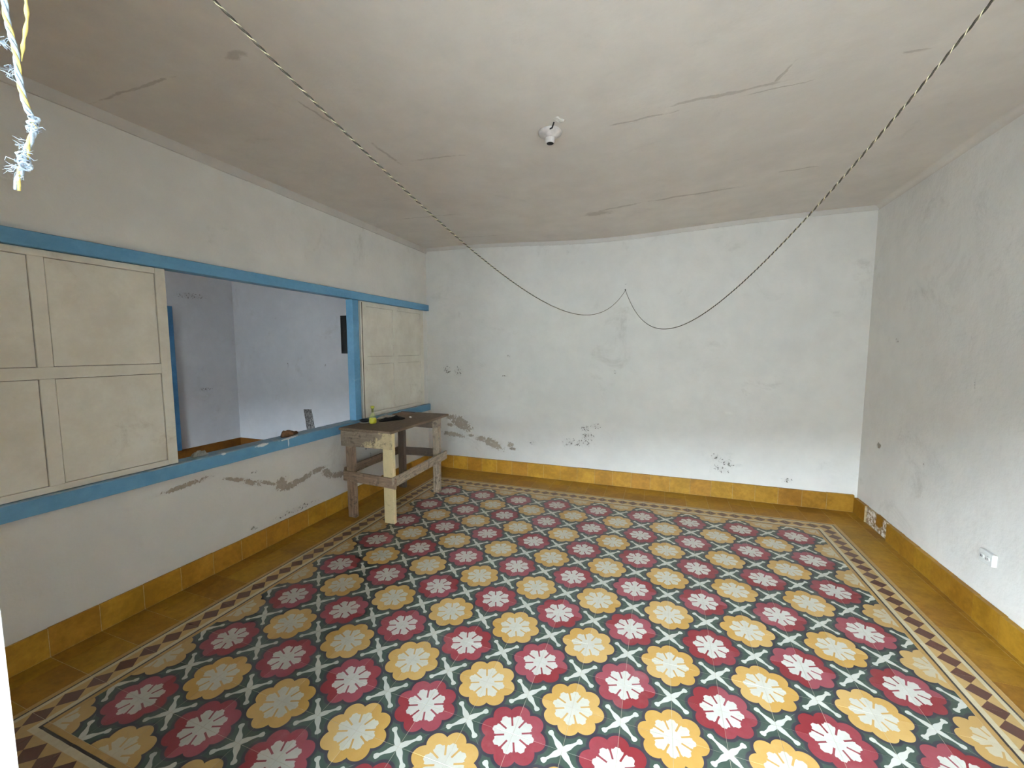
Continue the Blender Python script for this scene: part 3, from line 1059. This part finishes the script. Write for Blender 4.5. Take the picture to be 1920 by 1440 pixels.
def crumple(nx_, ny_, sx, sy, hgt, seed, taper=True):
    bm = bmesh.new()
    g = []
    for i in range(nx_ + 1):
        row = []
        for j in range(ny_ + 1):
            u, v = i / nx_ * 2 - 1, j / ny_ * 2 - 1
            w_ = math.sqrt(max(0, 1 - abs(u) ** 1.6)) if taper else 1.0
            x, y = u * sx / 2, v * sy / 2 * (0.35 + 0.65 * w_)
            n = mnoise.noise(Vector((u * 2.1 + seed, v * 2.3, seed))) * 0.5 + mnoise.noise(Vector((u * 5 + seed, v * 5, seed + 4))) * 0.35
            e = max(0.0, 1 - max(abs(u), abs(v)) ** 2)
            z = 0.004 + hgt * e * (0.55 + 0.9 * n)
            k = mnoise.noise_vector(Vector((u * 2 + seed, v * 2 - seed, 2)))
            row.append(bm.verts.new((x + k.x * sx * 0.05, y + k.y * sy * 0.12, max(0.003, z))))
        g.append(row)
    for i in range(nx_):
        for j in range(ny_):
            bm.faces.new((g[i][j], g[i + 1][j], g[i + 1][j + 1], g[i][j + 1]))
    res = bmesh.ops.extrude_face_region(bm, geom=bm.faces[:])
    for v in [q for q in res['geom'] if isinstance(q, bmesh.types.BMVert)]:
        v.co.z = max(0.0, v.co.z - 0.003)
    bmesh.ops.recalc_face_normals(bm, faces=bm.faces)
    return bm


tag(link('crumpled_cloth', crumple(26, 14, 0.27, 0.12, 0.055, 3.3), M['cloth'], loc=(-0.385, -0.44, TT), rot=(0, 0, 1.12), smooth=True),
    'crumpled black cloth lying in the middle of the wooden bench', 'cloth')
cd = thing('card_folder', 'thin brown card with a black edge at the far end of the bench', 'card', (-0.50, -0.06, TT))
link('sheet', bx(-0.09, 0.09, -0.10, 0.06, 0, 0.006, bev=0.001), M['card'], cd)
link('binding', bx(-0.09, 0.09, 0.061, 0.085, 0, 0.012, bev=0.002), M['dark_plastic'], cd)
tag(link('plastic_film', crumple(16, 8, 0.24, 0.06, 0.03, 8.1), M['clear_wrap'], loc=(-0.535, -0.33, TT), rot=(0, 0, 1.35), smooth=True),
    'crumpled grey plastic film beside the black cloth on the bench', 'wrapper')
bm = bmesh.new()
bmesh.ops.create_icosphere(bm, subdivisions=2, radius=0.014)
roughen(bm, 0.006, 60, 2)
for v in bm.verts:
    v.co.z = max(-0.006, v.co.z * 0.7)
tag(link('plaster_bit', bm, M['white_bit'], loc=(-0.282, -0.27, TT + 0.006)), 'small white crumb of plaster on the bench top', 'plaster crumb')

# things on the blue sill
M['rubble'] = simple('brown_rubble', (92, 66, 46), 0.9, 0.1, 0.35, 26.0, 0.7)
bm = bmesh.new()
bmesh.ops.create_icosphere(bm, subdivisions=3, radius=1.0)
for v in bm.verts:
    u = v.co.y
    k = 1.0 if u < -0.2 else max(0.35, 1.0 - 0.6 * (u + 0.2))
    v.co = Vector((v.co.x * 0.034 * k, u * 0.085, v.co.z * 0.036 * k * (1.25 if u < -0.5 else 1.0)))
roughen(bm, 0.012, 28, 5)
for v in bm.verts:
    v.co.z = max(-0.018, v.co.z)
tag(link('brick_rubble', bm, M['rubble'], loc=(-0.728, -1.335, 0.823 + 0.019)), 'dark brown lump of rubble lying on the blue sill', 'rubble')
tag(link('plastic_scrap', crumple(12, 8, 0.10, 0.05, 0.055, 21.3), M['scrap'], loc=(-0.765, -2.01, 0.823), rot=(0, 0, 1.5)),
    'scrap of crumpled clear plastic on the sill beside the left shutter', 'plastic scrap')

# ------------------------------------------------------------------ ceiling lamp holder
lx, ly = 1.500, -1.505
lz = ceil_z(lx, ly)
lamp = thing('lamp_holder', 'white porcelain lamp holder without bulb on the ceiling', 'light fitting', (lx, ly, lz))
M['porcelain'] = simple('dusty_porcelain', (206, 198, 192), 0.4, 0.4, 0.15, 20.0)
M['hole'] = simple('black_socket', (10, 8, 8), 0.6, 0.2, 0.1)
link('base', lathe([(0.062, 0.004), (0.066, -0.004), (0.064, -0.012), (0.052, -0.020), (0.034, -0.028), (0.027, -0.034)], 32), M['porcelain'], lamp, smooth=True)
link('socket', lathe([(0.027, -0.034), (0.025, -0.058), (0.0235, -0.062), (0.019, -0.062)], 24, cap=False), M['porcelain'], lamp, smooth=True)
link('socket_hole', lathe([(0.0195, -0.0621), (0.018, -0.055), (0.004, -0.054)], 24), M['hole'], lamp, smooth=True)
bm = bmesh.new()
bmesh.ops.create_icosphere(bm, subdivisions=2, radius=0.03)
for v in bm.verts:
    v.co = Vector((v.co.x * 1.1, v.co.y * 0.8, v.co.z * 0.35))
roughen(bm, 0.012, 40, 9)
tag(link('plaster_flake', bm, M['white_bit'], loc=(lx + 0.075, ly - 0.105, ceil_z(lx, ly - 0.1) - 0.005), rot=(0.3, 0.2, 0.4)), 'loose flake of plaster hanging from the ceiling beside the lamp holder', 'plaster flake')
bm = bmesh.new()
tube(bm, [Vector((0.012, -0.055, -0.012)), Vector((0.03, -0.075, -0.02)), Vector((0.045, -0.095, -0.004))], 0.004, 6)
link('wire_stub', bm, M['dark_plastic'], lamp)

# ------------------------------------------------------------------ wall outlet
oy = -0.892
oxx = xr(oy)
out = thing('wall_outlet', 'white double socket plate low on the right wall', 'outlet', (oxx, oy, 0.386))
M['outlet'] = simple('painted_outlet', (216, 216, 212), 0.5, 0.4, 0.05)
link('plate', bx(-0.024, -0.001, -0.05, 0.05, -0.034, 0.034, bev=0.003), M['outlet'], out)
for s in (-0.02, 0.02):
    b = lathe([(0.015, 0), (0.015, 0.004), (0.011, 0.005)], 18)
    o = link('socket', b, M['outlet'], out, loc=(-0.0245, s, 0), rot=(0, -PI / 2, 0))
    sb = bmesh.new()
    box(sb, -0.006, 0.006, -0.006, -0.003, 0.0045, 0.0055)
    box(sb, -0.006, 0.006, 0.003, 0.006, 0.0045, 0.0055)
    link('slots', sb, M['hole'], o)

# ------------------------------------------------------------------ ropes
M['rope_dark'] = simple('dark_rope_fibre', (50, 44, 36), 0.9, 0.1, 0.3, 120.0, 0.3)
M['rope_pale'] = simple('straw_rope_fibre', (178, 168, 136), 0.85, 0.15, 0.2, 120.0, 0.3)
M['rope_blue'] = simple('bluish_rope_fibre', (176, 188, 200), 0.9, 0.15, 0.3, 160.0, 0.3)
M['rope_yellow'] = simple('yellow_rope_fibre', (224, 204, 120), 0.85, 0.15, 0.15, 160.0, 0.3)
M['nail'] = simple('rusty_nail', (48, 40, 36), 0.6, 0.3, 0.2, metal=0.4)
NAIL = Vector((1.743, 0.778, 2.158))


def para(a, sag, n):
    out_ = []
    for i in range(n + 1):
        t_ = i / n
        p = NAIL + (a - NAIL) * t_
        p.z -= 4 * sag * t_ * (1 - t_)
        out_.append(p)
    return out_


def resample(pts, step):
    out_ = [pts[0].copy()]
    acc = 0.0
    for a, b in zip(pts, pts[1:]):
        L = (b - a).length
        d = step - acc
        while d <= L:
            out_.append(a + (b - a) * (d / L))
            d += step
        acc = L - (d - step)
    return out_


def strand(pts, off, rad, pitch, step, phase):
    bm = bmesh.new()
    path = []
    for i, p in enumerate(pts):
        d = (pts[min(i + 1, len(pts) - 1)] - pts[max(i - 1, 0)]).normalized()
        s = d.cross(Vector((0.2, 0.1, 1))).normalized()
        u = s.cross(d)
        a = phase + 2 * PI * i * step / pitch
        path.append(p + off * (math.cos(a) * s + math.sin(a) * u))
    return tube(bm, path, rad, 6)


A1 = Vector((1.474, YF + 0.004, 2.1))
A2 = Vector((2.664, YF + 0.004, 2.319))
STEP = 0.0034
full = resample(para(A1, 0.382, 1500)[::-1] + para(A2, 0.581, 1500)[1:], STEP)
rope = thing('rope', 'thin twisted dark and straw rope slung over a nail in the back wall', 'rope', NAIL)
for nm, off, rad, ph, mk in (('dark_strand', 0.0006, 0.0018, 0.0, 'rope_dark'), ('pale_strand', 0.0015, 0.0007, PI, 'rope_pale')):
    bm = strand(full, off, rad, 0.024, STEP, ph)
    bmesh.ops.translate(bm, verts=bm.verts, vec=-NAIL)
    link(nm, bm, M[mk], rope, smooth=True)
nl = thing('nail', 'small dark nail in the back wall holding the rope', 'nail', NAIL)
bm = bmesh.new()
tube(bm, [Vector((0, 0.025, -0.004)), Vector((0, -0.012, 0.004))], 0.003, 8)
link('shank', bm, M['nail'], nl)
bm = bmesh.new()
tube(bm, [Vector((0, -0.0121, 0.004)), Vector((0, -0.0146, 0.0045))], 0.007, 10)
link('head', bm, M['nail'], nl)

# frayed tail of rope hanging in the doorway, close to the camera
tail_pts = [(1.607, 2.385), (1.603, 2.15), (1.600, 1.95), (1.599, 1.819), (1.599, 1.805), (1.603, 1.792), (1.608, 1.779), (1.608, 1.764), (1.610, 1.752),
            (1.614, 1.736), (1.620, 1.727), (1.625, 1.719), (1.621, 1.710), (1.612, 1.704), (1.607, 1.696), (1.600, 1.688), (1.590, 1.678), (1.588, 1.669)]
TY = -3.62
tp = resample([Vector((x, TY, z)) for x, z in tail_pts], 0.002)
tp = [sum((tp[min(max(k + d, 0), len(tp) - 1)] for d in (-2, -1, 0, 1, 2)), Vector()) / 5 for k in range(len(tp))]
tail = thing('frayed_rope', 'frayed knotted end of a pale blue and yellow rope hanging at top left', 'rope', (1.607, TY, 2.385))
org = Vector(tail.location)
for nm, off, rad, ph, mk in (('pale_strand', 0.0010, 0.0013, 0.0, 'rope_blue'), ('pale_strand', 0.0011, 0.0011, 2.1, 'rope_blue'), ('yellow_strand', 0.0011, 0.0012, 4.2, 'rope_yellow')):
    bm = strand(tp, off, rad, 0.030, 0.002, ph)
    bmesh.ops.translate(bm, verts=bm.verts, vec=-org)
    link(nm, bm, M[mk], tail, smooth=True)
bm = bmesh.new()
side = [Vector((x, TY + 0.004, z)) for x, z in ((1.607, 2.384), (1.612, 2.1), (1.617, 1.90), (1.620, 1.814), (1.619, 1.802), (1.6155, 1.796), (1.610, 1.786), (1.605, 1.773))]
sp = resample(side, 0.002)
tube(bm, sp, [0.0014 * min(1.0, 0.25 + (len(sp) - 1 - k) / 8) * (0.85 + 0.25 * math.sin(k * 0.9)) for k in range(len(sp))], 6)
bmesh.ops.translate(bm, verts=bm.verts, vec=-org)
link('loop_strand', bm, M['rope_yellow'], tail, smooth=True)
# knots: whippings wound round the tail
for (cx_, cz_, n_, R_, tilt) in ((1.6225, 1.719, 6, 0.0030, 0.45), (1.6045, 1.6935, 7, 0.0034, -0.4)):
    bm = bmesh.new()
    pts_ = []
    for i in range(n_ * 14):
        a = 2 * PI * i / 14
        hgt_ = (i / (n_ * 14) - 0.5) * 0.013 + 0.001 * math.sin(i * 0.7)
        v = Vector((R_ * math.cos(a), R_ * math.sin(a), hgt_))
        v.rotate(Matrix.Rotation(tilt, 3, 'Y'))
        pts_.append(Vector((cx_, TY, cz_)) + v)
    tube(bm, pts_, [0.0007 + 0.0003 * math.sin(q * 0.37) for q in range(len(pts_))], 6)
    bmesh.ops.translate(bm, verts=bm.verts, vec=-org)
    link('knot', bm, M['rope_blue'], tail, smooth=True)
# loose fibres
bm = bmesh.new()
rr = random.Random(3)
spots = [(1.5975, 1.789, -0.013, 0.002), (1.5995, 1.782, -0.012, 0.007), (1.606, 1.764, -0.007, -0.002), (1.607, 1.757, -0.008, 0.003), (1.623, 1.714, 0.013, 0.001), (1.610, 1.706, -0.008, 0.002),
         (1.612, 1.700, 0.007, -0.003), (1.600, 1.690, -0.012, 0.004), (1.598, 1.688, -0.013, 0.001), (1.606, 1.697, 0.009, 0.0), (1.600, 1.684, -0.010, -0.002), (1.604, 1.690, 0.009, -0.004)]
for (x, z, dx_, dz_) in spots:
    for q_ in range(9):
        p0 = Vector((x + rr.uniform(-.002, .002), TY - 0.002 + rr.uniform(-.003, .003), z + rr.uniform(-.004, .004)))
        k_ = rr.uniform(0.5, 1.1)
        p1 = p0 + Vector((dx_ * 0.6 * k_, rr.uniform(-.003, .003), dz_ * k_ + rr.uniform(-.002, .002)))
        p2 = p0 + Vector((dx_ * k_, rr.uniform(-.004, .004), dz_ * k_ + rr.uniform(-.003, .003)))
        tube(bm, [p0, p1, p2], [0.00025, 0.0002, 0.00008], 4)
bmesh.ops.translate(bm, verts=bm.verts, vec=-org)
o = link('loose_fibres', bm, M['rope_blue'], tail)
o['kind'] = 'stuff'
